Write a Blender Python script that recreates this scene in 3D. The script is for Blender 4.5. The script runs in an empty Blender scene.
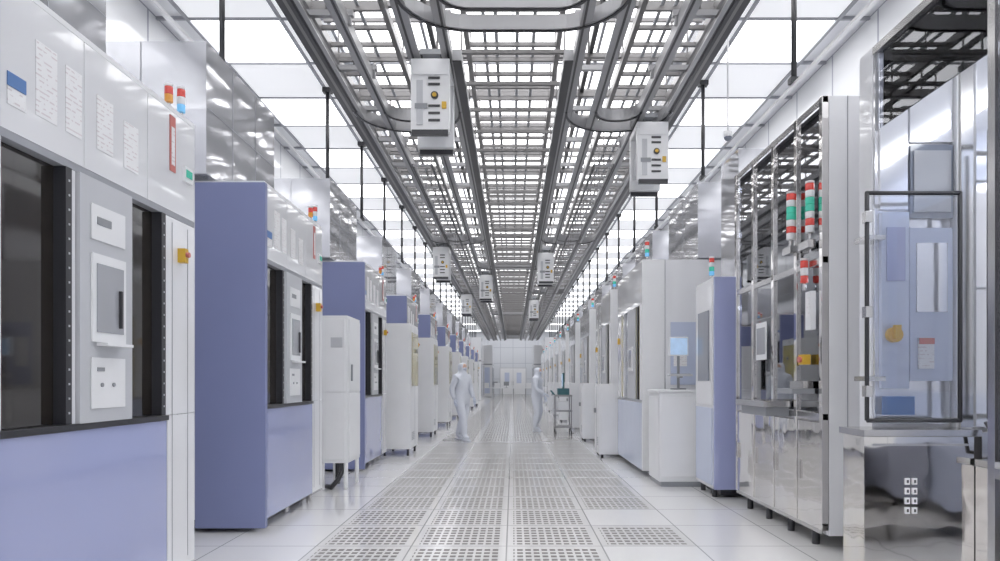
import bpy, bmesh, math, random
from mathutils import Vector, Matrix
random.seed(4)
sc = bpy.context.scene
sc.view_settings.view_transform = 'Standard'
sc.view_settings.look = 'None'
sc.view_settings.exposure = 0.46
sc.view_settings.gamma = 1.12

# ------------------------------------------------------------------ materials
def sock(n, names, v):
    for k in names:
        if k in n.inputs:
            n.inputs[k].default_value = v
            return
def pbr(name, col, rough=0.4, metal=0.0, coat=0.0, emit=None, es=0.0, var=0.04, bump=0.0, bscale=3.0, rvar=0.06):
    m = bpy.data.materials.new(name); m.use_nodes = True
    nt = m.node_tree; p = nt.nodes['Principled BSDF']
    tc = nt.nodes.new('ShaderNodeTexCoord')
    nz = nt.nodes.new('ShaderNodeTexNoise'); nz.inputs['Scale'].default_value = bscale
    nz.inputs['Detail'].default_value = 2.0
    nt.links.new(tc.outputs['Object'], nz.inputs['Vector'])
    mx = nt.nodes.new('ShaderNodeMix'); mx.data_type = 'RGBA'
    mx.inputs[6].default_value = tuple([x*(1-var) for x in col])+(1,)
    mx.inputs[7].default_value = tuple([min(1, x*(1+var)) for x in col])+(1,)
    nt.links.new(nz.outputs['Fac'], mx.inputs[0])
    nt.links.new(mx.outputs[2], p.inputs['Base Color'])
    mr = nt.nodes.new('ShaderNodeMapRange')
    mr.inputs['To Min'].default_value = max(0.0, rough-rvar*0.5); mr.inputs['To Max'].default_value = rough+rvar*0.5
    nt.links.new(nz.outputs['Fac'], mr.inputs['Value'])
    nt.links.new(mr.outputs['Result'], p.inputs['Roughness'])
    p.inputs['Metallic'].default_value = metal
    sock(p, ['Coat Weight', 'Clearcoat'], coat)
    sock(p, ['Coat Roughness'], 0.04)
    if emit:
        sock(p, ['Emission Color', 'Emission'], (emit[0], emit[1], emit[2], 1))
        sock(p, ['Emission Strength'], es)
    if bump > 0:
        b = nt.nodes.new('ShaderNodeBump'); b.inputs['Strength'].default_value = bump
        b.inputs['Distance'].default_value = 0.02
        nt.links.new(nz.outputs['Fac'], b.inputs['Height'])
        nt.links.new(b.outputs['Normal'], p.inputs['Normal'])
    return m

WHITE = pbr('gloss_white_panel', (0.81, 0.815, 0.84), 0.10, coat=0.9, bump=0.22, bscale=1.6)
WHITE2 = pbr('satin_white', (0.83, 0.835, 0.85), 0.35)
PEARL = pbr('polished_light_panel', (0.78, 0.785, 0.82), 0.06, metal=0.6, coat=0.6, bump=0.35, bscale=1.3)
BLUE = pbr('periwinkle_panel', (0.195, 0.222, 0.415), 0.38)
BLUEG = pbr('gloss_periwinkle_panel', (0.35, 0.385, 0.64), 0.08, coat=1.0, bump=0.45, bscale=1.2)
PALEB = pbr('pale_blue_panel', (0.54, 0.60, 0.77), 0.15, coat=0.5)
GREY = pbr('grey_console', (0.52, 0.53, 0.56), 0.35)
MID = pbr('mid_grey', (0.26, 0.27, 0.29), 0.4)
SEAM = pbr('seam_grey', (0.32, 0.33, 0.36), 0.5)
DARK = pbr('dark_trim', (0.025, 0.025, 0.03), 0.35)
SMOKE = pbr('smoked_glass', (0.018, 0.015, 0.013), 0.05, coat=0.25, rvar=0.02)
STEEL = pbr('mirror_stainless', (0.80, 0.775, 0.755), 0.05, metal=1.0, bump=0.4, bscale=2.2, rvar=0.03)
STEELD = pbr('brushed_stainless', (0.58, 0.57, 0.565), 0.18, metal=1.0)
ALU = pbr('aluminium_rail', (0.31, 0.31, 0.32), 0.35, metal=0.5)
ALUD = pbr('dark_rail', (0.026, 0.026, 0.03), 0.4, metal=0.3)
STRUT = pbr('galvanised_strut', (0.165, 0.16, 0.16), 0.42, metal=0.4)
BLACK = pbr('black_rod', (0.018, 0.018, 0.022), 0.4)
YEL = pbr('safety_yellow', (0.68, 0.40, 0.03), 0.4)
REDP = pbr('sign_red', (0.55, 0.14, 0.12), 0.4)
BLUEP = pbr('sign_blue', (0.08, 0.19, 0.46), 0.4)
RED = pbr('lamp_red', (0.62, 0.05, 0.04), 0.2, coat=0.5, emit=(1, 0.08, 0.05), es=0.08)
GRN = pbr('lamp_green', (0.03, 0.42, 0.30), 0.2, coat=0.5, emit=(0.05, 0.8, 0.5), es=0.1)
CYN = pbr('lamp_blue', (0.1, 0.35, 0.65), 0.2, coat=0.5, emit=(0.2, 0.6, 1), es=0.3)
AMB = pbr('lamp_amber', (0.65, 0.26, 0.03), 0.2, coat=0.5, emit=(1, 0.4, 0.05), es=0.08)
YWIN = pbr('yellow_window', (0.48, 0.41, 0.13), 0.08, coat=0.5)
GWIN = pbr('grey_window', (0.16, 0.18, 0.23), 0.06, coat=0.5)
SCREEN = pbr('screen_lit', (0.3, 0.45, 0.65), 0.15, emit=(0.5, 0.68, 0.95), es=0.3, var=0.3, bscale=12)
SCRG = pbr('screen_grey', (0.36, 0.37, 0.40), 0.12, coat=0.4)
SUIT = pbr('cleanroom_suit', (0.66, 0.69, 0.76), 0.8, bump=0.6, bscale=9)
SKIN = pbr('skin', (0.62, 0.40, 0.30), 0.55)
GLOVE = pbr('glove', (0.60, 0.65, 0.76), 0.5)
GOGG = pbr('dark_hair', (0.03, 0.025, 0.025), 0.3)
TEAL = pbr('teal_plastic', (0.03, 0.12, 0.14), 0.4)
LAMP = pbr('ceiling_luminaire', (0.9, 0.9, 0.9), 0.5, emit=(0.98, 0.98, 1.0), es=2.8)
LAMPS = pbr('diffuse_ceiling_luminaire', (0.85, 0.86, 0.88), 0.4, emit=(0.95, 0.96, 1.0), es=0.30)
TFILL = pbr('added_interior_fill', (0.9, 0.9, 0.9), 0.5, emit=(0.93, 0.96, 1.0), es=8.0)  # added fill glow to brighten the tool interiors, not an actual fitting

def glass(name, tint, refl=1.0):
    m = bpy.data.materials.new(name); m.use_nodes = True
    nt = m.node_tree; nt.nodes.clear()
    o = nt.nodes.new('ShaderNodeOutputMaterial'); mx = nt.nodes.new('ShaderNodeMixShader')
    t = nt.nodes.new('ShaderNodeBsdfTransparent'); t.inputs[0].default_value = tint+(1,)
    g = nt.nodes.new('ShaderNodeBsdfGlossy'); g.inputs['Roughness'].default_value = 0.02
    g.inputs[0].default_value = (0.95, 0.96, 1, 1)
    f = nt.nodes.new('ShaderNodeFresnel'); f.inputs[0].default_value = 1.5
    ml = nt.nodes.new('ShaderNodeMath'); ml.operation = 'MULTIPLY'; ml.inputs[1].default_value = refl; ml.use_clamp = True
    nt.links.new(f.outputs[0], ml.inputs[0]); nt.links.new(ml.outputs[0], mx.inputs[0])
    nt.links.new(t.outputs[0], mx.inputs[1]); nt.links.new(g.outputs[0], mx.inputs[2])
    nt.links.new(mx.outputs[0], o.inputs[0])
    return m
GLASS = glass('clear_glazing', (0.96, 0.97, 0.99), 1.0)
GLASS2 = glass('reflective_glazing', (0.96, 0.97, 0.99), 2.2)

def nodes_mat(name):
    m = bpy.data.materials.new(name); m.use_nodes = True
    nt = m.node_tree; p = nt.nodes['Principled BSDF']
    tc = nt.nodes.new('ShaderNodeTexCoord'); sp = nt.nodes.new('ShaderNodeSeparateXYZ')
    nt.links.new(tc.outputs['Object'], sp.inputs[0])
    def M(op, a, b=None):
        n = nt.nodes.new('ShaderNodeMath'); n.operation = op
        for i, v in enumerate((a, b)):
            if v is None: continue
            if isinstance(v, (int, float)): n.inputs[i].default_value = v
            else: nt.links.new(v, n.inputs[i])
        return n.outputs[0]
    def mix(f, a, b):
        n = nt.nodes.new('ShaderNodeMix'); n.data_type = 'RGBA'
        for i, v in ((6, a), (7, b)):
            if isinstance(v, tuple): n.inputs[i].default_value = v+(1,)
            else: nt.links.new(v, n.inputs[i])
        nt.links.new(f, n.inputs[0]); return n.outputs[2]
    return m, nt, p, sp, tc, M, mix
def paper():
    m, nt, p, sp, tc, M, mix = nodes_mat('printed_sheet')
    ln = M('GREATER_THAN', M('FRACT', M('MULTIPLY', sp.outputs[2], 42.0)), 0.68)
    nz = nt.nodes.new('ShaderNodeTexNoise'); nz.inputs['Scale'].default_value = 30
    nt.links.new(tc.outputs['Object'], nz.inputs['Vector'])
    f = M('MULTIPLY', ln, M('GREATER_THAN', nz.outputs['Fac'], 0.5))
    nt.links.new(mix(f, (0.88, 0.88, 0.89), (0.70, 0.64, 0.66)), p.inputs['Base Color'])
    p.inputs['Roughness'].default_value = 0.3
    return m
PAPER = paper()
def floor_mat():
    m, nt, p, sp, tc, M, mix = nodes_mat('raised_floor')
    X, Y = sp.outputs[0], sp.outputs[1]
    T = 0.75
    u = M('FRACT', M('ADD', M('DIVIDE', M('ADD', X, 1.55), T), 40.0))
    v = M('FRACT', M('ADD', M('DIVIDE', Y, T), 40.0))
    du = M('ABSOLUTE', M('SUBTRACT', u, 0.5)); dv = M('ABSOLUTE', M('SUBTRACT', v, 0.5))
    seam = M('GREATER_THAN', M('MAXIMUM', du, dv), 0.492)
    inside = M('LESS_THAN', M('MAXIMUM', du, dv), 0.43)
    hu = M('GREATER_THAN', M('FRACT', M('MULTIPLY', u, 12.0)), 0.30)
    hv = M('GREATER_THAN', M('FRACT', M('MULTIPLY', v, 8.0)), 0.42)
    hole = M('MULTIPLY', M('MULTIPLY', hu, hv), inside)
    r1 = M('MULTIPLY', M('GREATER_THAN', X, -1.55), M('LESS_THAN', X, 0.70))
    r2 = M('MULTIPLY', M('MULTIPLY', M('GREATER_THAN', X, 0.6), M('LESS_THAN', X, 1.45)), M('GREATER_THAN', Y, 6.75))
    r3 = M('MULTIPLY', M('MULTIPLY', M('GREATER_THAN', X, 0.6), M('LESS_THAN', X, 1.45)), M('MULTIPLY', M('GREATER_THAN', Y, 5.25), M('LESS_THAN', Y, 6.0)))
    reg = M('MAXIMUM', M('MAXIMUM', r1, r2), r3)
    hole = M('MULTIPLY', hole, reg)
    base = mix(reg, (0.82, 0.815, 0.81), (0.74, 0.73, 0.72))
    c = mix(hole, base, (0.15, 0.14, 0.13))
    c = mix(seam, c, (0.42, 0.42, 0.42))
    nt.links.new(c, p.inputs['Base Color'])
    nz = nt.nodes.new('ShaderNodeTexNoise'); nz.inputs['Scale'].default_value = 0.8
    nt.links.new(tc.outputs['Object'], nz.inputs['Vector'])
    r = M('ADD', M('MULTIPLY', nz.outputs['Fac'], 0.08), M('ADD', 0.10, M('MULTIPLY', hole, 0.5)))
    nt.links.new(r, p.inputs['Roughness'])
    sock(p, ['Specular IOR Level'], 0.5)
    cw = M('SUBTRACT', 0.5, M('MULTIPLY', hole, 0.5))
    nt.links.new(cw, p.inputs['Coat Weight']); sock(p, ['Coat Roughness'], 0.10)
    return m
def wall_mat(name, ax, pitch, zp, col=(0.84, 0.85, 0.87)):
    m, nt, p, sp, tc, M, mix = nodes_mat(name)
    A = sp.outputs[ax]; Z = sp.outputs[2]
    u = M('ABSOLUTE', M('SUBTRACT', M('FRACT', M('ADD', M('DIVIDE', A, pitch), 50.0)), 0.5))
    v = M('ABSOLUTE', M('SUBTRACT', M('FRACT', M('ADD', M('DIVIDE', Z, zp), 50.0)), 0.5))
    s = M('MAXIMUM', M('GREATER_THAN', u, 0.5-0.02/pitch), M('GREATER_THAN', v, 0.5-0.02/zp))
    c = mix(s, col, (0.42, 0.44, 0.5))
    nt.links.new(c, p.inputs['Base Color']); p.inputs['Roughness'].default_value = 0.18
    sock(p, ['Coat Weight', 'Clearcoat'], 0.4)
    return m
FLOORM = floor_mat()
WALLM = wall_mat('cleanroom_wall_panel', 1, 1.2, 1.5)
WALLE = wall_mat('cleanroom_end_panel', 0, 1.2, 1.5, (0.66, 0.68, 0.72))
CEILM = pbr('ceiling_panel', (0.82, 0.83, 0.86), 0.4)

# ------------------------------------------------------------------ builder
class B:
    def __init__(self, name, loc=(0, 0, 0), s=1):
        self.bm = bmesh.new(); self.name = name; self.loc = loc; self.s = s; self.m = []
    def mi(self, mat):
        if mat not in self.m: self.m.append(mat)
        return self.m.index(mat)
    def P(self, p): return Vector((p[0]*self.s, p[1], p[2]))
    def box(self, x0, x1, y0, y1, z0, z1, mat):
        a = sorted((x0*self.s, x1*self.s)); b = sorted((y0, y1)); c = sorted((z0, z1))
        vs = [self.bm.verts.new((x, y, z)) for z in c for y in b for x in a]
        k = self.mi(mat)
        for f in ((0, 2, 3, 1), (4, 5, 7, 6), (0, 1, 5, 4), (2, 6, 7, 3), (0, 4, 6, 2), (1, 3, 7, 5)):
            self.bm.faces.new([vs[i] for i in f]).material_index = k
        return self
    def cyl(self, p0, p1, r, mat, n=12, r2=None, smooth=True):
        p0 = self.P(p0); p1 = self.P(p1); r2 = r if r2 is None else r2
        d = (p1-p0).normalized(); up = Vector((0, 0, 1)) if abs(d.z) < 0.9 else Vector((1, 0, 0))
        a = d.cross(up).normalized(); b = d.cross(a).normalized(); k = self.mi(mat)
        R = [[self.bm.verts.new(p+(a*math.cos(2*math.pi*i/n)+b*math.sin(2*math.pi*i/n))*rr) for i in range(n)] for p, rr in ((p0, r), (p1, r2))]
        for i in range(n):
            f = self.bm.faces.new((R[0][i], R[0][(i+1) % n], R[1][(i+1) % n], R[1][i])); f.material_index = k; f.smooth = smooth
        self.bm.faces.new(R[0][::-1]).material_index = k; self.bm.faces.new(R[1]).material_index = k
        return self
    def tube(self, pts, r, mat, n=8):
        for a, b in zip(pts, pts[1:]): self.cyl(a, b, r, mat, n)
        for p in pts[1:-1]: self.sph(p, (r, r, r), mat, 8)
        return self
    def sph(self, c, r, mat, seg=16):
        k = self.mi(mat)
        M_ = Matrix.Translation(self.P(c)) @ Matrix.Diagonal((r[0], r[1], r[2], 1))
        g = bmesh.ops.create_uvsphere(self.bm, u_segments=seg, v_segments=max(6, seg//2), radius=1, matrix=M_)
        for f in {f for v in g['verts'] for f in v.link_faces}: f.material_index = k; f.smooth = True
        return self
    def strip(self, pts, w, h, mat):
        k = self.mi(mat); rings = []
        P = [self.P(p) for p in pts]
        for i, p in enumerate(P):
            d = ((P[min(i+1, len(P)-1)]-P[max(i-1, 0)])); d.z = 0; d.normalize()
            n = Vector((-d.y, d.x, 0))
            rings.append([self.bm.verts.new(p+n*sx*w/2+Vector((0, 0, sz*h/2))) for sx, sz in ((-1, -1), (1, -1), (1, 1), (-1, 1))])
        for a, b in zip(rings, rings[1:]):
            for i in range(4):
                self.bm.faces.new((a[i], a[(i+1) % 4], b[(i+1) % 4], b[i])).material_index = k
        self.bm.faces.new(rings[0][::-1]).material_index = k; self.bm.faces.new(rings[-1]).material_index = k
    def done(self, bevel=0.0, parent=None):
        bmesh.ops.recalc_face_normals(self.bm, faces=self.bm.faces[:])
        me = bpy.data.meshes.new(self.name); self.bm.to_mesh(me); self.bm.free()
        for m in self.m: me.materials.append(m)
        o = bpy.data.objects.new(self.name, me); sc.collection.objects.link(o); o.location = self.loc
        if parent: o.parent = parent
        if bevel > 0:
            b = o.modifiers.new('edge_bevel', 'BEVEL'); b.width = bevel; b.segments = 2; b.limit_method = 'ANGLE'; b.angle_limit = 0.9
        return o
def dup(o, loc, rz=0):
    n = o.copy(); n.location = loc; n.rotation_euler = (0, 0, rz); sc.collection.objects.link(n)
    return n

# ------------------------------------------------------------------ room
HX = 4.6; ZC = 6.0; YB = -4.0; YE = 64.0
B('floor').box(-HX, HX, YB, YE, -0.1, 0, FLOORM).done()
B('wall_left').box(-HX-0.1, -HX, YB, YE, -0.1, ZC+0.1, WALLM).done()
B('wall_right').box(HX, HX+0.1, YB, YE, -0.1, ZC+0.1, WALLM).done()
B('wall_back').box(-HX, HX, YB-0.1, YB, -0.1, ZC+0.1, WALLM).done()
B('wall_far').box(-HX, HX, YE, YE+0.1, -0.1, ZC+0.1, WALLE).done()
B('ceiling').box(-HX, HX, YB, YE, ZC, ZC+0.1, CEILM).done()
g = B('trim_ceiling_grid')
for x in (-4.2, -3.0, -2.4, -1.2, 1.2, 2.4, 3.0, 4.2):
    g.box(x-0.02, x+0.02, YB, YE, ZC-0.05, ZC-0.001, SEAM)
y = YB+0.6
while y < YE:
    g.box(-HX, HX, y-0.02, y+0.02, ZC-0.04, ZC-0.002, SEAM); y += 1.2
g.done()
l = B('ceiling_lights')
for x0, x1, kind in ((-4.17, -3.03, 1), (-2.97, -2.43, 2), (-2.37, -1.23, 0), (-1.17, -0.02, 0), (0.02, 1.17, 0), (1.23, 2.37, 0), (2.43, 2.97, 2), (3.03, 4.17, 1)):
    y = YB+0.64; i = 0
    while y < YE-1.2:
        mt = LAMP if kind == 0 else (LAMPS if kind == 2 else (LAMP if i % 2 == 0 else LAMPS))
        if y > 46 and i % 3: mt = LAMPS
        l.box(x0, x1, y, y+1.12, ZC-0.03, ZC-0.003, mt)
        y += 1.2; i += 1
l.done()

# ------------------------------------------------------------------ overhead tracks
sysE = bpy.data.objects.new('overhead_transport_system', None); sc.collection.objects.link(sysE)
LANES = (-1.93, -0.92, 0.92, 1.93)
ZT = 5.0
t = B('track')
for L in LANES:
    for sx in (-1, 1):
        x = L+sx*0.2
        outer = abs(x) > 2.0
        t.box(x-0.035, x+0.035, -2, 60, ZT-0.07, ZT+0.07, ALUD if outer else ALU)
        t.box(x-sx*0.035, x-sx*0.08, -2, 60, ZT-0.07, ZT-0.05, ALU)
        t.box(x-0.012, x+0.012, -2, 60, ZT-0.078, ZT-0.07, ALUD)
        if outer:
            xs = 1 if x > 0 else -1
            t.box(x+xs*0.10, x+xs*0.17, -2, 60, ZT-0.02, ZT+0.12, ALUD)
            t.box(x+xs*0.035, x+xs*0.10, -2, 60, ZT-0.02, ZT+0.0, STRUT)
    y = -1.5
    while y < 60:
        t.box(L-0.28, L+0.28, y-0.03, y+0.03, ZT+0.07, ZT+0.13, ALU)
        t.box(L-0.26, L-0.236, y-0.02, y+0.02, ZT-0.02, ZT+0.1, ALU); t.box(L+0.236, L+0.26, y-0.02, y+0.02, ZT-0.02, ZT+0.1, ALU)
        t.cyl((L, y, ZT+0.13), (L, y, ZC-0.05), 0.014, STRUT, 6)
        y += 1.2
def uturn(xa, xb, y, R, sgn):
    pts = []
    for k in range(9):
        a = math.pi/2*k/8
        pts.append((xa+R-R*math.cos(a), y+sgn*R*math.sin(a), ZT))
    for k in range(9):
        a = math.pi/2*(8-k)/8
        pts.append((xb-R+R*math.cos(a), y+sgn*R*math.sin(a), ZT))
    return pts
for y, pairs in ((6.2, [(-0.92, 0.92)]), (9.0, [(-1.93, -0.92), (0.92, 1.93)]), (17.0, [(-1.93, -0.92), (0.92, 1.93)]), (21, [(-0.92, 0.92)]), (27.0, [(-1.93, -0.92), (0.92, 1.93)]), (36, [(-0.92, 0.92)])):
    for xa, xb in pairs:
        for off in (0.2, -0.2):
            t.strip(uturn(xa-off, xb+off, y, 0.5+off, 1), 0.07, 0.15, ALU)
            t.strip([(p[0], p[1], ZT-0.08) for p in uturn(xa-off, xb+off, y, 0.5+off, 1)], 0.03, 0.012, ALUD)
t.done(0, sysE)
c = B('cable_tray_lattice')
Z1 = 5.42
for x in (-2.25, -1.42, -0.55, 0.55, 1.42, 2.25):
    c.box(x-0.03, x+0.03, -2, 60, Z1-0.06, Z1+0.05, STRUT)
for x in (-1.0, 1.0): c.box(x-0.03, x+0.03, -2, 60, Z1+0.1, Z1+0.16, ALUD)
y = -2.0; i = 0
while y < 60:
    for a, b_ in ((-0.55, 0.55), (-2.25, -1.42), (1.42, 2.25)):
        c.box(a, b_, y-0.022, y+0.022, Z1-0.035, Z1+0.01, STRUT)
    if i % 3 == 0:
        c.box(-2.3, 2.3, y+0.05, y+0.11, Z1+0.05, Z1+0.11, STRUT)
        for x in (-2.25, -1.42, -0.55, 0.55, 1.42, 2.25):
            c.cyl((x, y+0.08, Z1), (x, y+0.08, ZC-0.05), 0.012, STRUT, 6)
    y += 0.39; i += 1
for x in (-2.05, -1.9, -1.72, -0.34, -0.2, 0.05, 0.25, 1.65, 1.8, 1.98):
    c.cyl((x, -2, Z1+0.04), (x, 60, Z1+0.04), 0.022, MID, 6)
for x in (-1.22, 1.22):
    c.box(x-0.05, x+0.05, -2, 60, 5.20, 5.30, ALU)
y = -1.7
while y < 60:
    c.box(-2.3, 2.3, y-0.018, y+0.018, 5.66, 5.70, STRUT); y += 0.98
c.done(0, sysE)
f = B('buffer_shelf')
for s in (-1, 1):
    for x in (1.28, 1.58):
        f.box(s*(x-0.015), s*(x+0.015), 10.5, 56, 4.68, 4.72, ALUD)
    y = 10.5
    while y < 56:
        f.box(s*1.28, s*1.58, y-0.015, y+0.015, 4.68, 4.71, ALU)
        f.cyl((s*1.43, y, 4.7), (s*1.43, y, 5.24), 0.01, STRUT, 6)
        y += 0.6
f.done(0, sysE)
r = B('centre_raceway')
for x in (-0.62, 0.62):
    r.box(x-0.05, x+0.05, 7.4, 58, 4.86, 4.98, ALU); r.box(x-0.05, x+0.05, 7.4, 58, 4.85, 4.86, ALUD)
    y = 8.0
    while y < 58:
        r.cyl((x, y, 4.98), (x, y, ZC-0.05), 0.011, STRUT, 6); y += 1.5
y = 7.5
while y < 58:
    r.box(-0.62, 0.62, y-0.025, y+0.025, 4.98, 5.02, STRUT); y += 0.8
r.done(0, sysE)
h = B('hanger_rods')
for s, ys in ((-1, [3.0, 6.76, 10.6, 13.0, 15.3, 17.7]), (1, [3.2, 7.0, 10.35, 13.7, 16.2, 18.6])):
    while ys[-1] < 52: ys.append(ys[-1]+2.35)
    for y in ys:
        h.cyl((s*2.95, y, 4.42), (s*2.95, y, ZC-0.05), 0.030, BLACK, 8)
        h.box(s*2.88, s*3.02, y-0.06, y+0.06, ZC-0.12, ZC-0.05, BLACK)
        h.box(s*2.90, s*3.00, y-0.04, y+0.04, 4.42, 4.48, BLACK)
    h.box(s*2.93, s*2.97, 0, 58, 4.39, 4.42, WHITE2)
h.done()
d = B('ceiling_camera_dome', (2.45, 7.6, 4.05))
d.cyl((0, 0, 0.1), (0, 0, ZC-0.05-4.05), 0.010, WHITE2, 10); d.cyl((0, 0, 0.03), (0, 0, 0.09), 0.05, WHITE2, 20); d.sph((0, 0, 0.03), (0.045, 0.045, 0.045), GWIN, 16)
d.done()

# overhead vehicles
v = B('overhead_transport_vehicle', (-0.92, 7.4, 4.02))
W_ = 0.215
v.box(-0.13, 0.13, 0.10, 0.52, 0.96, 1.02, MID)
for yy in (0.16, 0.46):
    v.cyl((-0.15, yy, 0.98), (-0.10, yy, 0.98), 0.05, DARK, 14); v.cyl((0.10, yy, 0.98), (0.15, yy, 0.98), 0.05, DARK, 14)
v.box(-0.06, 0.06, 0.2, 0.42, 0.86, 0.97, MID)
v.box(-W_, W_, 0.0, 0.62, 0.78, 0.86, WHITE2)
v.box(-W_, W_, 0.0, 0.10, 0.06, 0.778, WHITE2)
v.box(-W_, W_, 0.52, 0.62, 0.06, 0.778, WHITE2)
v.box(-0.18, 0.18, 0.12, 0.50, 0.20, 0.50, GREY)
v.box(-0.15, 0.15, 0.15, 0.47, 0.50, 0.58, MID); v.box(-0.08, 0.08, 0.24, 0.38, 0.58, 0.78, MID)
v.box(-0.19, 0.19, -0.015, -0.001, 0.68, 0.83, WHITE2)
for zz in (0.16, 0.24, 0.32, 0.56, 0.63):
    v.box(-0.02, 0.11, -0.012, -0.001, zz, zz+0.026, DARK)
v.cyl((0.05, -0.02, 0.45), (0.05, 0.0, 0.45), 0.042, DARK, 18); v.cyl((0.05, -0.03, 0.45), (0.05, -0.02, 0.45), 0.024, YEL, 18)
v.box(-0.15, -0.08, -0.01, -0.001, 0.12, 0.62, GREY)
v.box(-0.17, -0.03, -0.014, -0.011, 0.30, 0.36, MID)
v.box(0.13, 0.18, -0.012, -0.001, 0.3, 0.38, YEL)
v.box(-0.2, 0.2, -0.04, 0.02, 0.0, 0.058, DARK); v.box(-0.2, 0.2, 0.60, 0.66, 0.0, 0.058, DARK)
veh = v.done(0.012)
for x, y in ((1.93, 9.2), (-1.93, 17.8), (-1.93, 27.5), (-0.92, 22.5), (0.92, 18.6), (0.92, 29.5)):
    dup(veh, (x, y, 4.02))

# ------------------------------------------------------------------ left tools
def stack(b, x, y, z, seq, r=0.028, h=0.06):
    b.cyl((x, y, z), (x, y, z+0.06), r*0.5, STEELD, 10)
    z += 0.06
    for mt in seq:
        b.cyl((x, y, z), (x, y, z+h*0.94), r, mt, 14); z += h
    b.cyl((x, y, z), (x, y, z+0.015), r, WHITE2, 14)
def tool_a(name, loc, s, bevel=0.006):
    b = B(name, loc, s)
    b.box(0.12, 2.2, 0.06, 1.8, 0.1, 3.0, WHITE)
    b.box(0.2, 2.1, 0.1, 1.75, 0.02, 0.1, DARK)
    for yy in (0.15, 0.9, 1.65): b.cyl((0.1, yy, 0), (0.1, yy, 0.1), 0.03, STEELD, 10)
    b.box(-0.03, 0.57, 0.0, 0.055, 0.04, 3.0, BLUE)
    b.box(0.0, 0.119, 0.06, 1.44, 0.1, 1.055, BLUEG)
    b.box(0.0, 0.119, 1.448, 1.8, 0.1, 1.085, WHITE)
    b.box(-0.015, 0.119, 0.06, 1.44, 1.058, 1.088, DARK)
    b.box(0.05, 0.119, 0.1, 0.49, 1.09, 2.33, SMOKE)
    b.box(0.0, 0.119, 0.06, 0.099, 1.09, 2.33, WHITE2)
    b.box(-0.01, 0.119, 0.491, 0.535, 1.09, 2.33, DARK)
    b.box(0.0, 0.119, 0.536, 0.575, 1.09, 2.33, WHITE)
    b.box(-0.02, 0.119, 0.58, 1.03, 1.09, 2.33, GREY)
    b.box(-0.032, -0.021, 0.66, 0.95, 1.50, 1.95, WHITE2)
    b.box(-0.038, -0.033, 0.69, 0.92, 1.55, 1.90, SCRG)
    b.box(-0.055, -0.04, 0.87, 0.885, 1.58, 1.78, DARK)
    b.box(-0.09, -0.033, 0.69, 0.92, 1.48, 1.495, WHITE2)
    b.box(-0.028, -0.021, 0.66, 0.95, 2.02, 2.20, WHITE2); b.box(-0.032, -0.029, 0.70, 0.82, 2.10, 2.14, MID)
    b.box(-0.028, -0.021, 0.66, 0.95, 1.16, 1.42, WHITE2)
    for yy in (0.74, 0.84): b.cyl((-0.035, yy, 1.28), (-0.028, yy, 1.28), 0.011, MID, 12)
    b.box(-0.033, -0.029, 0.7, 0.76, 1.35, 1.37, MID)
    b.box(0.0, 0.119, 1.031, 1.045, 1.09, 2.33, WHITE)
    b.box(0.05, 0.119, 1.046, 1.36, 1.09, 2.33, SMOKE)
    b.box(-0.01, 0.119, 1.361, 1.41, 1.09, 2.33, DARK)
    for yy in (0.512, 1.385):
        z = 1.14
        while z < 2.3: b.box(-0.014, -0.011, yy-0.005, yy+0.005, z, z+0.010, GREY); z += 0.07
    b.box(0.0, 0.119, 1.411, 1.8, 1.09, 2.33, WHITE)
    for yy in (1.5, 1.7): b.box(-0.003, -0.001, yy, yy+0.006, 0.15, 2.3, SEAM)
    b.box(-0.05, -0.001, 1.57, 1.615, 2.06, 2.15, YEL); b.cyl((-0.07, 1.59, 2.11), (-0.05, 1.59, 2.11), 0.017, REDP, 14)
    b.box(0.0, 0.119, 0.06, 1.8, 2.332, 2.368, SEAM)
    b.box(0.0, 0.119, 0.06, 0.64, 2.37, 3.0, WHITE); b.box(0.0, 0.119, 0.645, 1.22, 2.37, 3.0, WHITE); b.box(0.0, 0.119, 1.225, 1.8, 2.37, 3.0, WHITE)
    b.box(0.0, 0.6, 0.06, 1.8, 3.002, 3.03, WHITE2)
    for a, c_, z0, z1 in ((0.30, 0.44, 2.5, 2.84), (0.50, 0.62, 2.5, 2.82), (0.74, 0.88, 2.5, 2.78), (0.98, 1.12, 2.48, 2.74)):
        b.box(-0.004, -0.001, a, c_, z0, z1, PAPER)
    b.box(-0.005, -0.001, 0.13, 0.24, 2.56, 2.62, BLUEP); b.box(-0.004, -0.001, 0.13, 0.24, 2.48, 2.555, PAPER)
    b.box(-0.006, -0.001, 1.47, 1.54, 2.62, 2.97, REDP); b.box(-0.008, -0.0065, 1.485, 1.525, 2.66, 2.90, PAPER)
    b.box(-0.02, -0.001, 1.63, 1.74, 2.6, 2.70, WHITE2); b.box(-0.024, -0.021, 1.645, 1.725, 2.63, 2.68, GRN)
    stack(b, 0.06, 1.74, 3.03, (CYN, WHITE2, RED), 0.026, 0.05); stack(b, 0.06, 1.58, 3.03, (AMB, RED), 0.026, 0.05)
    b.box(0.45, 2.2, -0.05, 1.56, 3.06, 4.18, PEARL)
    b.box(0.5, 2.15, 0.1, 1.5, 3.031, 3.059, SEAM)
    for yy in (0.48, 1.02): b.box(0.446, 0.449, yy, yy+0.008, 3.07, 4.17, SEAM)
    b.box(0.446, 0.449, -0.04, 1.55, 3.62, 3.628, SEAM)
    b.box(1.0, 1.008, -0.054, -0.051, 3.07, 4.17, SEAM)
    return b.done(bevel)
LY = [2.70, 5.70, 9.52, 13.3, 17.1, 20.9, 24.7, 28.5, 32.3, 36.1, 39.9]
ta = tool_a('wafer_processing_tool', (-2.15, LY[0], 0), -1)
for y in LY[1:]: dup(ta, (-2.15, y, 0))

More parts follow.
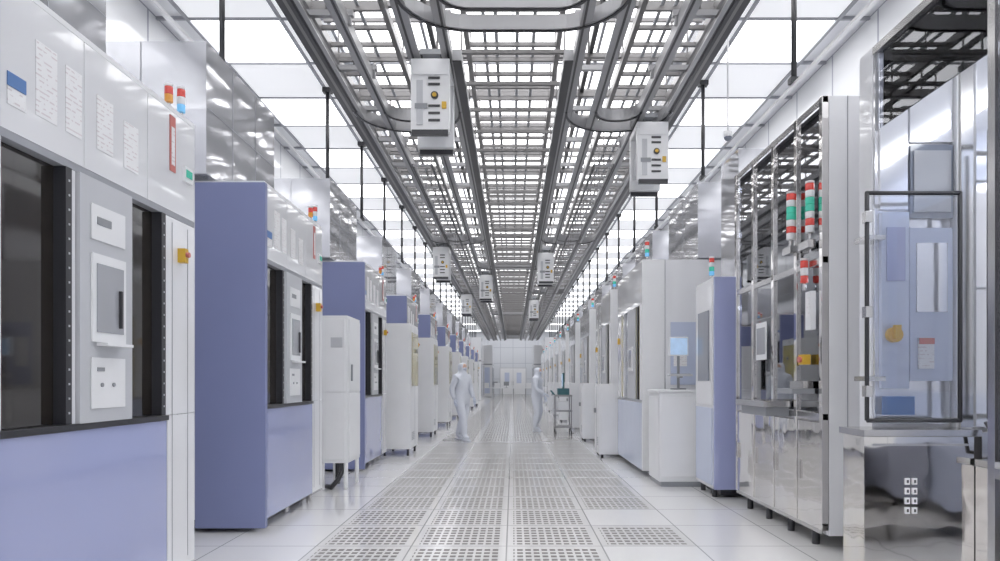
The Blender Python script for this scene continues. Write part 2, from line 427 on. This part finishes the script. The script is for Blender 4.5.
def cabinet(name, loc, s, w, dpt, z0, z1, front=WHITE2, window=None, bevel=0.008):
    b = B(name, loc, s)
    b.box(0, w, 0, dpt, z0, z1, WHITE2)
    for x in (0.05, w-0.05):
        for yy in (0.05, dpt-0.05): b.cyl((x, yy, 0), (x, yy, z0), 0.022, DARK, 10)
    b.box(0.03, w-0.03, -0.012, -0.001, z0+0.04, z1-0.04, front)
    b.box(w-0.08, w-0.065, -0.03, -0.013, (z0+z1)/2-0.08, (z0+z1)/2+0.08, MID)
    b.box(-0.012, -0.001, 0.03, dpt-0.03, z0+0.04, z1-0.04, front)
    b.box(-0.016, -0.013, dpt*0.5-0.004, dpt*0.5+0.004, z0+0.04, z1-0.04, SEAM)
    zz = z0+0.15
    for k in range(5): b.box(-0.018, -0.013, 0.08, dpt*0.4, zz, zz+0.012, SEAM); zz += 0.03
    b.box(-0.05, -0.013, dpt*0.5+0.05, dpt*0.5+0.1, z1-0.5, z1-0.42, MID)
    if window: b.box(-0.022, -0.017, 0.08, dpt-0.08, z0+(z1-z0)*0.5, z1-0.15, window)
    return b.done(bevel)
c1 = B('gas_supply_cabinet', (-1.97, 7.95, 0), -1)
c1.box(0, 0.34, 0, 0.62, 0.32, 2.08, WHITE2)
c1.box(-0.012, -0.001, 0.03, 0.59, 0.36, 1.15, WHITE2); c1.box(-0.012, -0.001, 0.03, 0.59, 1.17, 2.04, WHITE2)
c1.box(0.03, 0.31, -0.012, -0.001, 0.36, 1.15, WHITE2); c1.box(0.03, 0.31, -0.012, -0.001, 1.17, 2.04, WHITE2)
c1.box(0.06, 0.2, -0.02, -0.013, 1.7, 1.82, GREY); c1.box(-0.03, -0.013, 0.1, 0.14, 1.3, 1.5, MID)
for x in (0.03, 0.31):
    for yy in (0.03, 0.59): c1.cyl((x, yy, 0), (x, yy, 0.32), 0.025, WHITE2, 10)
c1.tube([(0.1, 0.1, 0.35), (0.08, 0.06, 0.22), (0.12, 0.02, 0.12), (0.2, 0.02, 0.03), (0.28, 0.1, 0.03)], 0.03, DARK)
c1.tube([(0.2, 0.3, 0.35), (0.2, 0.3, 0.03)], 0.03, DARK)
c1.done(0.008)
k = cabinet('control_cabinet', (-1.78, 11.55, 0), -1, 0.5, 0.9, 0.12, 2.3, window=YWIN)
for x, y in ((-1.85, 15.4), (-1.85, 19.2), (-1.85, 23.0), (-1.85, 26.8), (-1.85, 30.6), (-1.85, 34.4)):
    dup(k, (x, y, 0))

# ------------------------------------------------------------------ right tool 1 (nearest)
b = B('wet_bench_tool', (2.37, 0, 0), 1)
b.box(0.0, 2.1, 4.4, 4.56, 0.1, 3.5, WHITE)
b.box(0.005, 0.50, 4.375, 4.398, 1.02, 3.46, PEARL)
b.box(0.03, 0.21, 4.355, 4.374, 2.42, 3.35, PEARL)
b.box(0.03, 0.21, 4.34, 4.374, 1.25, 2.4, PALEB)
b.box(0.22, 0.50, 4.345, 4.374, 2.36, 2.84, GWIN); b.box(0.24, 0.48, 4.335, 4.344, 2.40, 2.80, SCRG)
b.box(0.22, 0.50, 4.35, 4.374, 2.86, 3.4, PEARL)
b.box(0.22, 0.50, 4.35, 4.374, 1.3, 2.3, PALEB)
b.box(0.26, 0.46, 4.34, 4.349, 1.75, 2.2, PEARL)
b.cyl((0.10, 4.30, 1.6), (0.10, 4.339, 1.6), 0.05, YEL, 18); b.box(0.08, 0.12, 4.27, 4.30, 1.57, 1.66, YEL)
b.box(0.27, 0.37, 4.335, 4.349, 1.38, 1.58, PAPER); b.box(0.27, 0.37, 4.33, 4.334, 1.54, 1.58, REDP)
b.box(0.03, 0.24, 4.33, 4.339, 1.08, 1.20, BLUEP)
b.box(0.52, 0.60, 4.30, 4.398, 1.0, 3.46, STEELD); b.box(0.505, 0.518, 4.32, 4.398, 1.0, 3.46, WHITE2)
b.box(0.66, 2.0, 4.36, 4.398, 1.0, 3.46, PEARL)
for z in (1.9, 2.6): b.box(0.66, 2.0, 4.352, 4.359, z, z+0.012, SEAM)
b.box(0.06, 0.18, 4.33, 4.339, 1.95, 2.3, BLUEG)  # blue colour stands in for a bluish reflected glow
def frame(x0, x1, y, z0, z1, r=0.014):
    b.tube([(x0, y, z0), (x0, y, z1), (x1, y, z1), (x1, y, z0), (x0, y, z0)], r, BLACK, 8)
frame(-0.13, 0.46, 4.22, 1.05, 2.49)
b.box(-0.12, 0.45, 4.217, 4.223, 1.07, 2.47, GLASS)
frame(0.60, 1.5, 4.15, 1.06, 2.86, 0.018); b.tube([(0.66, 4.15, 1.06), (0.66, 4.15, 2.8)], 0.012, BLACK)
for z in (1.3, 2.2): b.box(-0.12, 0.0, 4.24, 4.398, z, z+0.03, STEELD)
for z in (1.2, 1.7, 2.3): b.box(-0.15, -0.11, 4.19, 4.24, z, z+0.07, STEELD)
for yy in (1.2, 2.2, 3.28):
    b.box(0.0, 0.05, yy, yy+0.05, 0.1, 3.5, STEELD)
b.box(0.0, 0.05, 1.2, 4.398, 3.45, 3.5, STEELD)
b.box(0.052, 1.69, 1.2, 4.36, 3.47, 3.5, WHITE2)
b.box(0.0, 0.05, 1.25, 3.28, 0.82, 0.87, STEELD)
b.box(0.02, 0.028, 3.33, 4.37, 2.95, 3.45, GLASS)
b.box(0.02, 0.028, 1.25, 3.28, 0.9, 3.45, GLASS)
b.box(1.7, 2.1, 1.2, 4.36, 0.1, 3.5, PALEB)
b.box(1.685, 1.699, 1.4, 2.4, 1.2, 3.0, PEARL); b.box(1.685, 1.699, 2.6, 4.1, 1.2, 3.0, PEARL)
b.box(0.5, 0.6, 1.3, 4.0, 3.42, 3.465, TFILL); b.box(1.2, 1.3, 1.3, 4.0, 3.42, 3.465, TFILL)  # added glowing strips under the roof, brighten the enclosure
b.box(-0.20, 0.48, 4.12, 4.38, 0.12, 0.955, STEEL); b.box(-0.22, 0.50, 4.08, 4.398, 0.96, 1.0, STEELD)
b.box(0.484, 1.6, 4.0, 4.38, 0.12, 0.775, STEEL); b.box(0.47, 1.62, 3.97, 4.1, 0.78, 0.82, STEELD)
b.box(0.0, 1.6, 1.3, 2.9, 0.12, 0.8, STEEL)
b.box(0.55, 1.4, 4.15, 4.34, 0.80, 0.98, STEELD)
for z in (0.16, 0.9): b.box(-0.15, 0.44, 4.112, 4.119, z, z+0.012, SEAM)
for x in (-0.15, 0.42, 0.6, 1.4): b.cyl((x, 4.2, 0), (x, 4.2, 0.13), 0.03, DARK, 10)
for yy in (1.4, 2.8): b.cyl((0.1, yy, 0), (0.1, yy, 0.13), 0.03, DARK, 10); b.cyl((1.5, yy, 0), (1.5, yy, 0.13), 0.03, DARK, 10)
for z in (0.48, 0.54, 0.60, 0.66):      # small outlined logo tiles on the tank
    for x in (0.05, 0.095):
        b.box(x, x+0.03, 4.113, 4.118, z, z+0.04, WHITE2); b.box(x+0.008, x+0.022, 4.111, 4.1125, z+0.01, z+0.03, STEELD)
b.tube([(0.5, 4.05, 1.05), (0.52, 3.98, 0.95), (0.56, 3.95, 0.85), (0.62, 4.0, 0.84)], 0.012, DARK)
b.done(0.004)

# right tool 2: glass & steel
b = B('glazed_coater_tool', (2.37, 5.07, 0), 1)
L = 2.0; H = 3.47
b.box(0.035, 0.60, 0.0, 0.049, 0.12, H, WHITE)
b.box(0.0, 2.1, 0.052, L, 0.12, 0.155, STEELD)
b.box(0.601, 2.1, 0.0, 0.049, 0.12, H, WHITE)
for x in (0.17, 0.34): b.box(x, x+0.008, -0.004, -0.001, 0.12, H, SEAM)
b.box(0.04, 2.1, L-0.049, L, 0.16, H-0.04, WHITE)
b.box(0.8, 2.1, 0.055, L-0.055, 0.16, H-0.04, WHITE2)
for yy in (0.0, 0.46, 0.95, 1.45, L-0.05):
    b.box(-0.02, 0.03, yy, yy+0.05, 0.16, H, STEEL)
for z in (1.0, 2.2, H-0.05): b.box(-0.015, 0.028, 0.0, L, z, z+0.05, STEELD)
b.box(0.0, 0.008, 0.05, L-0.05, 1.06, H-0.06, GLASS2)
b.box(0.04, 0.79, 0.055, L-0.055, H-0.03, H-0.005, WHITE2)
for a, c_ in ((0.055, 0.455), (0.515, 0.945), (1.005, 1.445), (1.505, 1.945)):
    b.box(-0.012, 0.03, a, c_, 0.16, 0.98, STEEL); b.box(-0.03, -0.013, c_-0.06, c_-0.045, 0.5, 0.66, STEELD)
    b.cyl((0.05, (a+c_)/2, 0), (0.05, (a+c_)/2, 0.12), 0.03, DARK, 10)
b.box(0.031, 0.79, 0.05, L-0.05, 0.982, 1.04, STEELD)
b.box(0.30, 0.79, 0.2, 0.9, 1.042, 1.75, STEEL); b.box(0.25, 0.79, 1.05, 1.8, 1.042, 1.95, WHITE2)
b.box(0.25, 0.79, 0.15, 1.85, 2.15, 2.2, WHITE2); b.cyl((0.55, 1.4, 2.2), (0.55, 1.4, 2.7), 0.2, STEEL, 24)
b.box(0.30, 0.79, 0.2, 0.9, 2.202, 2.9, PEARL)
b.cyl((0.55, 0.55, 1.75), (0.55, 0.55, 2.15), 0.1, STEELD, 18)
b.box(0.22, 0.79, 0.15, 1.85, 2.95, 2.98, WHITE2)
for z in (2.09, 2.89, 3.38): b.box(0.28, 0.36, 0.2, 1.8, z, z+0.04, TFILL)  # added glowing strips to lift the dark interior behind the glazing
for z in (1.6, 2.5): b.box(0.2, 0.22, 0.3, 1.7, z, z+0.02, STEELD)
b.tube([(0.2, 0.3, 3.4), (0.2, 0.35, 2.6), (0.24, 0.5, 2.3)], 0.02, DARK)
b.box(-0.26, -0.021, 0.55, 1.25, 1.08, 1.13, STEELD); b.box(-0.22, -0.021, 0.6, 1.2, 1.0, 1.078, MID)
b.box(-0.20, -0.021, 0.12, 0.42, 1.20, 1.24, MID); b.box(-0.10, -0.021, 0.15, 0.4, 1.242, 1.30, STEELD)
b.box(-0.08, -0.021, 0.19, 0.28, 1.43, 1.51, YEL); b.cyl((-0.10, 0.235, 1.47), (-0.08, 0.235, 1.47), 0.024, REDP, 14)
b.box(-0.06, -0.021, 0.10, 0.2, 1.7, 2.0, WHITE2); b.box(-0.065, -0.061, 0.12, 0.18, 1.8, 1.95, PAPER)
b.box(-0.08, -0.021, 0.10, 0.28, 2.34, 2.40, STEELD); b.box(-0.08, -0.021, 0.44, 0.60, 2.36, 2.42, STEELD)
stack(b, -0.05, 0.14, 2.40, (WHITE2, RED, WHITE2, GRN, GRN, WHITE2, RED), 0.034, 0.055)
stack(b, -0.05, 0.50, 2.42, (WHITE2, RED, WHITE2, GRN, GRN, WHITE2, RED), 0.034, 0.055)
stack(b, -0.05, 0.24, 2.02, (RED, WHITE2, RED), 0.03, 0.06)
b.box(-0.03, -0.021, 1.1, 1.35, 1.5, 1.85, WHITE2); b.box(-0.034, -0.031, 1.12, 1.33, 1.55, 1.8, SCRG)
b.done(0.004)

# right tool 3
b = B('inspection_tool', (2.22, 7.35, 0), 1)
b.box(0.0, 2.2, 0.041, 0.72, 0.1, 2.45, WHITE)
b.box(0.0, 0.40, 0.0, 0.04, 0.1, 2.45, BLUEG); b.box(0.401, 2.2, 0.0, 0.04, 0.1, 2.45, WHITE)
b.box(-0.012, -0.001, 0.06, 0.7, 0.14, 1.0, PALEB); b.box(-0.012, -0.001, 0.06, 0.7, 1.03, 2.4, WHITE)
b.box(-0.018, -0.013, 0.15, 0.6, 1.3, 2.1, GWIN)
b.box(0.3, 2.2, 0.1, 0.72, 2.452, 3.9, PEARL)
b.box(0.1, 2.1, 0.1, 0.65, 0.02, 0.099, DARK)
for yy in (0.15, 0.6): b.cyl((0.05, yy, 0), (0.05, yy, 0.1), 0.03, DARK, 10)
stack(b, 0.06, 0.3, 2.45, (CYN, GRN, WHITE2, RED), 0.03, 0.05)
b.done(0.006)

b = B('operator_station', (1.80, 8.2, 0), 1)
b.box(0, 0.55, 0, 0.62, 0.06, 1.16, WHITE2); b.box(-0.02, 0.57, -0.02, 0.64, 1.162, 1.19, WHITE2)
b.box(0.02, 0.53, -0.012, -0.001, 0.12, 1.10, WHITE2); b.box(0.46, 0.49, -0.03, -0.013, 0.6, 0.78, GREY)
b.box(-0.012, -0.001, 0.03, 0.59, 0.12, 1.10, WHITE2)
b.box(0.02, 0.53, -0.01, 0.6, 0.0, 0.059, MID)
b.cyl((0.32, 0.35, 1.19), (0.32, 0.35, 1.21), 0.10, MID, 20); b.cyl((0.32, 0.35, 1.2), (0.32, 0.35, 1.68), 0.018, MID, 12)
b.box(0.19, 0.43, 0.28, 0.32, 1.62, 1.86, WHITE2); b.box(0.202, 0.418, 0.272, 0.279, 1.635, 1.845, SCREEN)
b.box(0.15, 0.44, 0.10, 0.24, 1.36, 1.385, GREY); b.box(0.30, 0.34, 0.2, 0.36, 1.34, 1.36, MID)
for k_ in range(4): b.box(0.17, 0.42, 0.115+0.028*k_, 0.135+0.028*k_, 1.385, 1.392, MID)
b.done(0.01)

def tool_b(name, loc, s):
    b = B(name, loc, s); L = 2.15
    b.box(0.051, 2.7, 0.051, L, 0.1, 2.95, WHITE)
    b.box(0.0, 0.299, 0.0, 0.05, 0.08, 2.95, WHITE2); b.box(0.311, 0.95, 0.01, 0.05, 0.08, 2.95, WHITE)
    b.box(0.30, 0.31, 0.012, 0.05, 0.08, 2.95, SEAM)
    b.box(0.38, 0.85, 0.0, 0.009, 1.25, 2.1, PALEB); b.box(0.42, 0.6, -0.006, -0.001, 1.5, 1.9, PAPER)
    b.box(0.15, 2.6, 0.1, L-0.05, 0.0, 0.099, MID)
    b.box(0.0, 0.05, 0.051, L, 0.08, 0.999, PALEB); b.box(0.0, 0.05, 0.051, L, 1.0, 1.039, SEAM)
    b.box(0.0, 0.05, 0.051, L, 2.351, 2.95, WHITE)
    for a, c_, mt in ((0.051, 0.22, WHITE2), (0.22, 0.36, YWIN), (0.36, 0.44, DARK), (0.44, 0.58, YWIN), (0.58, 1.2, GREY), (1.2, 1.5, GWIN), (1.5, 1.6, WHITE), (1.6, 1.8, YWIN), (1.8, L, WHITE)):
        b.box(0.02 if mt in (YWIN, GWIN) else 0.0, 0.05, a, c_, 1.04, 2.35, mt)
    b.box(-0.02, -0.001, 0.72, 1.0, 1.45, 1.8, WHITE2); b.box(-0.025, -0.021, 0.75, 0.97, 1.5, 1.76, SCRG)
    b.box(-0.03, -0.001, 1.93, 2.0, 1.9, 2.0, YEL)
    b.box(0.75, 2.7, 0.0, 1.7, 2.972, 4.0, PEARL); b.box(0.8, 2.65, 0.05, 1.65, 2.951, 2.971, SEAM)
    b.box(0.746, 0.749, 0.8, 0.808, 2.98, 3.99, SEAM)
    stack(b, 0.08, 0.1, 2.95, (CYN, GRN, WHITE2, RED), 0.03, 0.05)
    return b.done(0.006)
tb = tool_b('lithography_tool', (1.76, 9.05, 0), 1)
for y in (12.0, 15.3, 18.8, 22.3, 25.8, 29.3, 32.8, 36.3, 39.8): dup(tb, (1.76, y, 0))
lc = cabinet('power_supply_cabinet', (1.46, 11.25, 0), 1, 0.52, 0.6, 0.06, 1.25, front=WHITE2)
for x, y in ((1.5, 14.3), (1.5, 17.7), (1.5, 21.2), (1.5, 24.7), (1.5, 28.2)): dup(lc, (x, y, 0))

# ------------------------------------------------------------------ far end
e = B('far_workbench', (-1.5, 50.0, 0))
e.box(0, 1.6, 0, 0.7, 0.74, 0.78, WHITE2)
for x in (0.05, 1.55):
    for yy in (0.05, 0.65): e.cyl((x, yy, 0), (x, yy, 0.74), 0.025, ALU, 8)
e.box(0.1, 0.5, 0.1, 0.5, 0.781, 1.15, WHITE2); e.box(0.8, 1.2, 0.3, 0.34, 0.95, 1.25, MID); e.box(0.98, 1.02, 0.32, 0.36, 0.781, 1.0, MID); e.box(0.85, 1.15, 0.2, 0.45, 0.78, 0.8, MID)
eo = e.done(0.01); dup(eo, (0.9, 50.5, 0)); dup(eo, (-2.4, 52.2, 0))
dr = B('door_1', (0, YE, 0))
dr.box(-1.3, 1.3, -0.05, -0.002, 0.0, 2.6, GREY); dr.box(-1.2, -0.02, -0.09, -0.051, 0.02, 2.5, WHITE2); dr.box(0.02, 1.2, -0.09, -0.051, 0.02, 2.5, WHITE2)
for x in (-0.8, 0.35): dr.box(x, x+0.45, -0.1, -0.091, 1.1, 2.1, PALEB)
for x in (-0.1, 0.07): dr.cyl((x, -0.12, 0.9), (x, -0.12, 1.3), 0.015, STEELD, 8)
dr.done(0.01)
for nm, x, sg in (('storage_stocker', -2.1, -1), ('storage_stocker', 2.1, 1)):
    for yy in (44.2, 47.0, 54.0, 57.0):
        e = B(nm, (x if yy < 50 else x*0.8, yy, 0), sg); e.box(0, 2.2, 0, 2, 0.02, 4.2, WHITE); e.box(-0.02, -0.001, 0.2, 0.9, 0.3, 2.4, GWIN); e.box(-0.02, -0.001, 1.1, 1.8, 0.3, 2.4, PALEB); e.box(0.2, 1.0, -0.02, -0.001, 0.3, 2.4, PALEB); e.box(1.2, 1.7, -0.02, -0.001, 0.3, 2.4, WHITE2); e.box(0.0, 2.2, -0.02, -0.001, 2.6, 2.7, MID); e.done(0.01)

# ------------------------------------------------------------------ people
def skin_mesh(name, pts, edges, mat, parent, root=0, sub=2):
    me = bpy.data.meshes.new(name)
    me.from_pydata([p[0] for p in pts], edges, []); me.update()
    o = bpy.data.objects.new(name, me); sc.collection.objects.link(o); o.parent = parent
    bm = bmesh.new(); bm.from_mesh(me)
    lay = bm.verts.layers.skin.verify()
    for v_, p in zip(bm.verts, pts):
        v_[lay].radius = p[1] if isinstance(p[1], tuple) else (p[1], p[1])
    bm.verts.ensure_lookup_table(); bm.verts[root][lay].use_root = True
    bm.to_mesh(me); bm.free()
    s = o.modifiers.new('skin', 'SKIN'); s.use_smooth_shade = True
    ss = o.modifiers.new('sub', 'SUBSURF'); ss.levels = sub; ss.render_levels = sub
    me.materials.append(mat)
    return o
def hand(name, parent, w, d, side, palm_n):
    w = Vector(w); d = Vector(d).normalized(); n = Vector(palm_n); n = (n-d*n.dot(d)).normalized(); a = d.cross(n)*side
    pts = [(tuple(w), (0.026, 0.02)), (tuple(w+d*0.045), (0.036, 0.016)), (tuple(w+d*0.085), (0.036, 0.014))]
    ed = [(0, 1), (1, 2)]
    for j, (o_, ln) in enumerate(((-0.030, 0.062), (-0.010, 0.075), (0.010, 0.070), (0.029, 0.055))):
        b0 = w+d*0.088+a*o_; i = len(pts)
        pts += [(tuple(b0), 0.010), (tuple(b0+d*ln*0.5+n*0.006), 0.009), (tuple(b0+d*ln*0.85+n*0.024), 0.008), (tuple(b0+d*ln+n*0.04), 0.007)]
        ed += [(2, i), (i, i+1), (i+1, i+2), (i+2, i+3)]
    i = len(pts)
    pts += [(tuple(w+d*0.03-a*0.035+n*0.005), 0.012), (tuple(w+d*0.06-a*0.058+n*0.016), 0.011), (tuple(w+d*0.088-a*0.062+n*0.028), 0.009)]
    ed += [(0, i), (i, i+1), (i+1, i+2)]
    return skin_mesh(name, pts, ed, GLOVE, parent, 0, 1)
def person(name, loc, rz, legs, arms, hs=1.0):
    e = bpy.data.objects.new(name, None); sc.collection.objects.link(e); e.location = loc; e.rotation_euler = (0, 0, rz); e.scale = (hs,)*3
    pts = [((0, 0, .93), (.185, .145)), ((0, 0.005, 1.08), (.172, .138)), ((0, 0, 1.27), (.190, .145)), ((0, 0, 1.40), (.145, .11)), ((0, -.003, 1.48), .082),
           ((0, -.012, 1.56), (.096, .10)), ((0, -.012, 1.635), (.100, .108)), ((0, -.005, 1.705), (.060, .065))]
    ed = [(0, 1), (1, 2), (2, 3), (3, 4), (4, 5), (5, 6), (6, 7)]
    for sx, (kn, an, toe) in zip((-1, 1), legs):
        i = len(pts)
        pts += [((sx*.095, 0, .84), .125), (kn, .096), (((kn[0]+an[0])/2, (kn[1]+an[1])/2+0.012, (kn[2]+an[2])/2), .088), (an, .060), (toe, (.055, .038))]
        ed += [(0, i), (i, i+1), (i+1, i+2), (i+2, i+3), (i+3, i+4)]
    for sx, (el, wr, hd, pn) in zip((-1, 1), arms):
        i = len(pts)
        pts += [((sx*.185, 0, 1.38), .085), (el, .066), (wr, .044)]
        ed += [(3, i), (i, i+1), (i+1, i+2)]
        w = Vector(wr); d_ = (w-Vector(el)).normalized()
        hand('left_hand' if sx > 0 else 'right_hand', e, w, hd if hd else d_, sx, pn)
    skin_mesh('suit_body', pts, ed, SUIT, e)
    b = B('face'); b.sph((0, -.070, 1.605), (.062, .050, .075), SKIN, 20)
    b.sph((0, -.116, 1.60), (.012, .018, .020), SKIN, 12)
    for x in (-.026, .026): b.sph((x, -.112, 1.625), (.012, .007, .006), GOGG, 12); b.box(x-.016, x+.016, -.119, -.110, 1.642, 1.646, GOGG)
    b.sph((0, -.094, 1.568), (.056, .042, .038), GLOVE, 20)
    b.sph((0, -.135, 1.562), (.016, .003, .004), SUIT, 10)
    b.done(0, e)
    b = B('boot_soles')
    for kn, an, toe in legs:
        f_ = Vector(toe)-Vector(an); f_.z = 0; f_.normalize(); p = Vector(an); z = 0.0 + max(0, toe[2]-0.045)
        b.strip([tuple(p-f_*0.06)[:2]+(z+0.018,), tuple(p+f_*0.05)[:2]+(z+0.018,), tuple(p+f_*0.17)[:2]+(z+0.018,)], 0.085, 0.034, SUIT)
    b.done(0.01, e)
    return e
person('cleanroom_worker', (-1.12, 14.6, 0), math.radians(50),
       [((-.10, -.14, .50), (-.10, -.18, .10), (-.11, -.31, .045)), ((.09, .02, .49), (.10, .22, .10), (.11, .10, .045))],
       [((-.245, .07, 1.12), (-.235, .0, .90), None, (1, 0, 0)), ((.245, -.03, 1.12), (.225, -.14, .92), None, (-1, 0, 0))])
person('cleanroom_worker', (0.62, 17.2, 0), math.radians(70),
       [((-.11, -.06, .50), (-.12, 0.02, .10), (-.13, -.11, .045)), ((.10, -.04, .49), (.12, .10, .10), (.13, -.03, .045))],
       [((-.24, -.05, 1.12), (-.21, -.26, 1.02), None, (0, 0, -1)), ((.24, -.02, 1.12), (.225, -.13, .92), None, (-1, 0, 0))], 0.97)
b = B('equipment_cart', (1.02, 16.2, 0))
b.box(0, 0.42, 0, 0.6, 0.16, 0.20, ALU); b.box(0, 0.42, 0, 0.6, 0.55, 0.59, ALU); b.box(0, 0.42, 0, 0.6, 0.92, 0.96, ALU)
for x in (0.02, 0.40):
    for yy in (0.02, 0.58):
        b.cyl((x, yy, 0.1), (x, yy, 0.96), 0.014, ALU, 8); b.cyl((x-0.012, yy, 0.05), (x+0.012, yy, 0.05), 0.05, DARK, 14)
b.tube([(-0.0, 0.05, 0.96), (-0.08, 0.05, 1.06), (-0.08, 0.55, 1.06), (0, 0.55, 0.96)], 0.013, TEAL)
b.box(0.08, 0.36, 0.1, 0.5, 0.961, 1.12, TEAL); b.box(0.2, 0.24, 0.12, 0.48, 1.12, 1.5, TEAL); b.box(0.192, 0.199, 0.14, 0.46, 1.16, 1.47, SCREEN)
b.box(0.08, 0.34, 0.1, 0.5, 0.59, 0.8, WHITE2)
b.done(0.006)

# ------------------------------------------------------------------ world & camera
wd = bpy.data.worlds.new('world'); sc.world = wd; wd.use_nodes = True
wd.node_tree.nodes['Background'].inputs[0].default_value = (0.9, 0.95, 1, 1); wd.node_tree.nodes['Background'].inputs[1].default_value = 0.6
cam = bpy.data.cameras.new('camera'); co = bpy.data.objects.new('camera', cam); sc.collection.objects.link(co)
co.location = (0, 0, 1.3); co.rotation_euler = (math.radians(90), 0, 0)
cam.sensor_width = 36; cam.lens = 24; cam.shift_x = -0.013; cam.shift_y = 0.1005; cam.clip_start = 0.05; cam.clip_end = 200
sc.camera = co
